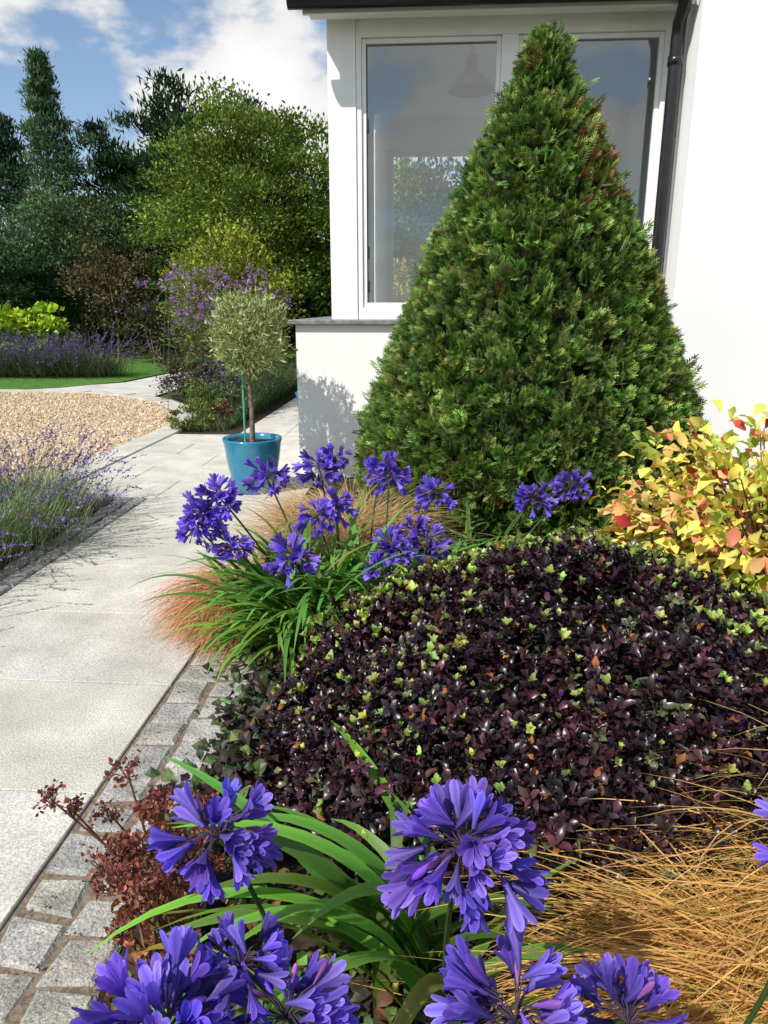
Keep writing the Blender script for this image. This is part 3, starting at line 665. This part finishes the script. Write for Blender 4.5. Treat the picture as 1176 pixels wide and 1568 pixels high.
def tree(name,x,y,h,R,zb,n,ls,col,T=leafT,conical=0,cr=.28,tr=.14,clumps=None,fill=.35):
    E=empty(name);a=Acc();cz=(h+zb)/2;Rz=(h-zb)/2
    k=clumps or 160
    d=sphere_dirs(k);r=U(fill,1,k)[:,None];q=d*r
    if conical:
        zt=U(0,1,k);rad=(1-zt)**.8*U(.3,1,k);an=U(0,6.283,k);q=np.stack([rad*np.cos(an),rad*np.sin(an),zt*2-1],1)
    else: q=q*(1+.22*lump(d,3.5,x)[:,None])
    cc=np.array([x,y,cz])+q*np.array([R,R,Rz])
    idx=rng.integers(0,k,n);sc=(R*cr*.5)*(1-.55*np.clip((cc[idx,2]-zb)/(h-zb),0,1) if conical else np.ones(n))
    P=cc[idx]+G(0,1,(n,3))*sc[:,None]*np.array([1,1,.45])
    D=nrm(P-np.array([x,y,cz-.5]))+G(0,.7,(n,3))+[0,0,.2]
    C=vary(col,n,.22,.1)*np.exp(G(0,.28,(k,1)))[idx]
    scatter(a,T,P,D,rnd_up(n,.8),U(.6,1.25,n)*ls,C);a.build('crown',M_far,E)
    a=Acc();top=h*.93 if conical else h*.7
    tube(a,[(x,y,-.1),(x+.08,y,h*.3),(x-.05,y,h*.6),(x,y,top)],[tr,tr*.75,tr*.45,tr*.12],9)
    for i in range(18):
        t=cc[rng.integers(0,k)];s=np.array([x,y,max(zb*.8,min(t[2]-.3*R,top))]);tube(a,[s,(s+t)/2+[0,0,-.1*R*.3],t],[tr*.3,tr*.2,tr*.06],5)
    a.build('trunk',M_bark,E,True)
needle=T_leaf(.13,.03,0)
tree('birch_tree',-4.9,19.7,6.5,2.5,.9,42000,.11,(.155,.215,.04),clumps=270,cr=.21)
tree('hornbeam_tree',-2.6,21.5,6.0,2.3,.8,14000,.14,(.10,.17,.035),clumps=200)
tree('scots_pine_tree',-8.7,26.5,8.7,2.0,1.5,22000,.26,(.042,.075,.032),needle,conical=0,clumps=110,cr=.28)
tree('scots_pine_tree',-10.9,27.3,7.9,1.8,1.,17000,.26,(.038,.07,.032),needle,clumps=100,cr=.28)
tree('scots_pine_tree',-6.3,28,8.5,1.6,1.,14000,.26,(.038,.07,.03),needle,clumps=90,cr=.28)
tree('cypress_tree',-12.7,25.4,9.1,1.75,1.,22000,.18,(.09,.15,.075),T_leaf(.14,.04),conical=1,clumps=260,cr=.32)
tree('spruce_tree',-14.8,26.5,7.6,2.4,.8,14000,.22,(.06,.10,.055),T_leaf(.14,.04),conical=1,clumps=200)
tree('ash_tree',-11.2,23.5,5.2,2.2,.6,14000,.13,(.085,.13,.05),clumps=130,cr=.24)
tree('ash_tree',-8.0,23.8,4.8,2.0,.6,12000,.13,(.085,.13,.04),clumps=130,cr=.24)
tree('copper_hazel_tree',-9.3,21.5,3.3,1.1,.9,4500,.11,(.12,.10,.05),clumps=90,tr=.04)
tree('oak_tree',-12.6,20.8,4.4,1.7,.5,12000,.12,(.09,.155,.065),clumps=130)
tree('round_oak_tree',-.1,27,6.2,2.0,.4,34000,.20,(.035,.07,.025),clumps=260,fill=.1,cr=.34)
tree('round_oak_tree',3.2,28,5.6,2.6,.5,16000,.20,(.04,.075,.025),clumps=140,cr=.34)
shrub('golden_shrub',(-.9,15.5,1.2),(.8,.7,1.1),5000,.09,(.35,.35,.05))
shrub('golden_hazel_shrub',(-3.75,14.0,1.6),(1.15,1.0,1.25),10000,.085,(.22,.26,.04))
shrub('green_shrub',(-5.6,20.3,1.2),(1.6,1.2,1.3),8000,.11,(.10,.20,.035))
shrub('hydrangea_shrub',(-10.3,18.4,.95),(1.0,.7,.65),3500,.16,(.34,.46,.04),wide)
shrub('hydrangea_shrub',(-12.6,19.0,1.5),(.9,.7,.9),3000,.14,(.24,.29,.06),wide)
shrub('dark_red_shrub',(-4.05,12.7,.42),(.62,.6,.42),4500,.055,(.065,.035,.04))
shrub('purple_shrub',(-7.8,20.5,.9),(1.0,.6,.8),3500,.08,(.07,.07,.04))
shrub('dark_laurel_shrub',(-13,22,1.6),(2.,1.2,1.6),6000,.14,(.045,.08,.03))
a=Acc()
n=7000;P=np.stack([U(-3.3,-2.6,n),U(8.95,14,n),np.zeros(n)],1);ok=P[:,0]>-3.2-.2*np.maximum(P[:,1]-10,0);P=P[ok];n=len(P)
hgt=(.12+.5*np.clip((P[:,1]-8.9)/2.5,0,1))*(1+.4*lump(P,3))
ribbons(a,P,U(0,6.28,n),hgt*U(.5,1.1,n),U(.9,1.5,n),U(.1,1.1,n),.009,seg=4,C=vary((.07,.12,.04),n,.35,.15),Ct=vary((.14,.19,.09),n,.35,.15))
for (x,y,z,R,cl) in [(-3.1,9.1,.15,.25,(.17,.21,.06)),(-2.8,9.3,.12,.22,(.12,.07,.045)),(-3.05,9.7,.3,.3,(.10,.16,.045)),(-2.75,10.1,.3,.28,(.14,.18,.08)),(-3.2,10.5,.35,.3,(.2,.25,.05)),(-2.8,11,.4,.35,(.08,.14,.045)),(-3.5,11.3,.4,.35,(.055,.035,.04)),(-2.8,12.2,.5,.4,(.11,.17,.07)),(-3.7,12.2,.5,.4,(.09,.15,.045))]:
    blob(a,(x,y,z),(R,R,R*.9),900,.05,cl)
n=900;P=np.stack([U(-3.1,-2.7,n),U(9.5,13,n),U(.4,.85,n)],1);scatter(a,leafT,P,sphere_dirs(n),rnd_up(n),.03,vary((.20,.14,.34),n))
a.build('herbaceous_border_plants',M_far)
a=Acc();ns=95
P=np.stack([U(-3.9,-2.5,ns),U(9.8,12.5,ns),np.zeros(ns)],1)
pts=ribbons(a,P,U(0,6.28,ns),U(1.2,2.05,ns),U(1.3,1.56,ns),U(1.1,1.5,ns),.008,seg=5,C=(.06,.10,.04),Ct=(.08,.10,.05),tip=.7)
tp=pts[:,-1]
for j in range(4):
    br=tp+G(0,.075,(ns,3))
    for q in range(9):
        Q=br+G(0,.016,(ns,3));scatter(a,leafT,Q,sphere_dirs(ns),G(0,1,(ns,3)),U(.022,.038,ns),vary((.29,.13,.42),ns,.3,.1))
n=4200;k=rng.integers(0,ns,n);s=rng.integers(1,5,n);Q=pts[k,s]+G(0,.06,(n,3));scatter(a,narrow,Q,sphere_dirs(n,-.2,1),G(0,1,(n,3)),U(.06,.11,n),vary((.10,.12,.055),n,.3,.15))
a.build('verbena_plant',M_far)
# distant woodland
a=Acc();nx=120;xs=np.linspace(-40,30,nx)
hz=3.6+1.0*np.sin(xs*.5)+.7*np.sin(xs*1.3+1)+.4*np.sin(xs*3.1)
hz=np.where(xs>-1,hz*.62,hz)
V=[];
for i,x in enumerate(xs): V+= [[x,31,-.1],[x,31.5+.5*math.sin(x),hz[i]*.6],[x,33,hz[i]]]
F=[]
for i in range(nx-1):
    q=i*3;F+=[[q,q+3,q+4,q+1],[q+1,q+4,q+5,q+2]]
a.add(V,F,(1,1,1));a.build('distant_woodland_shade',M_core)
a=Acc();n=36000;x=U(-40,30,n);hh=np.interp(x,xs,hz)+.8;z=U(0,1,n)**.8*hh
P=np.stack([x,30.6+z*.25+G(0,.5,n)+.5*np.sin(x*2+z*2),z],1)
kk=np.exp(.35*np.sin(P[:,0]*2.1)*np.cos(P[:,2]*2.4))[:,None]
scatter(a,leafT,P,G(0,.7,(n,3))+[0,-.5,.5],rnd_up(n,.8)+[0,-.5,0],U(.2,.4,n),vary((.05,.09,.035),n,.25,.12)*kk);a.build('distant_woodland',M_far)
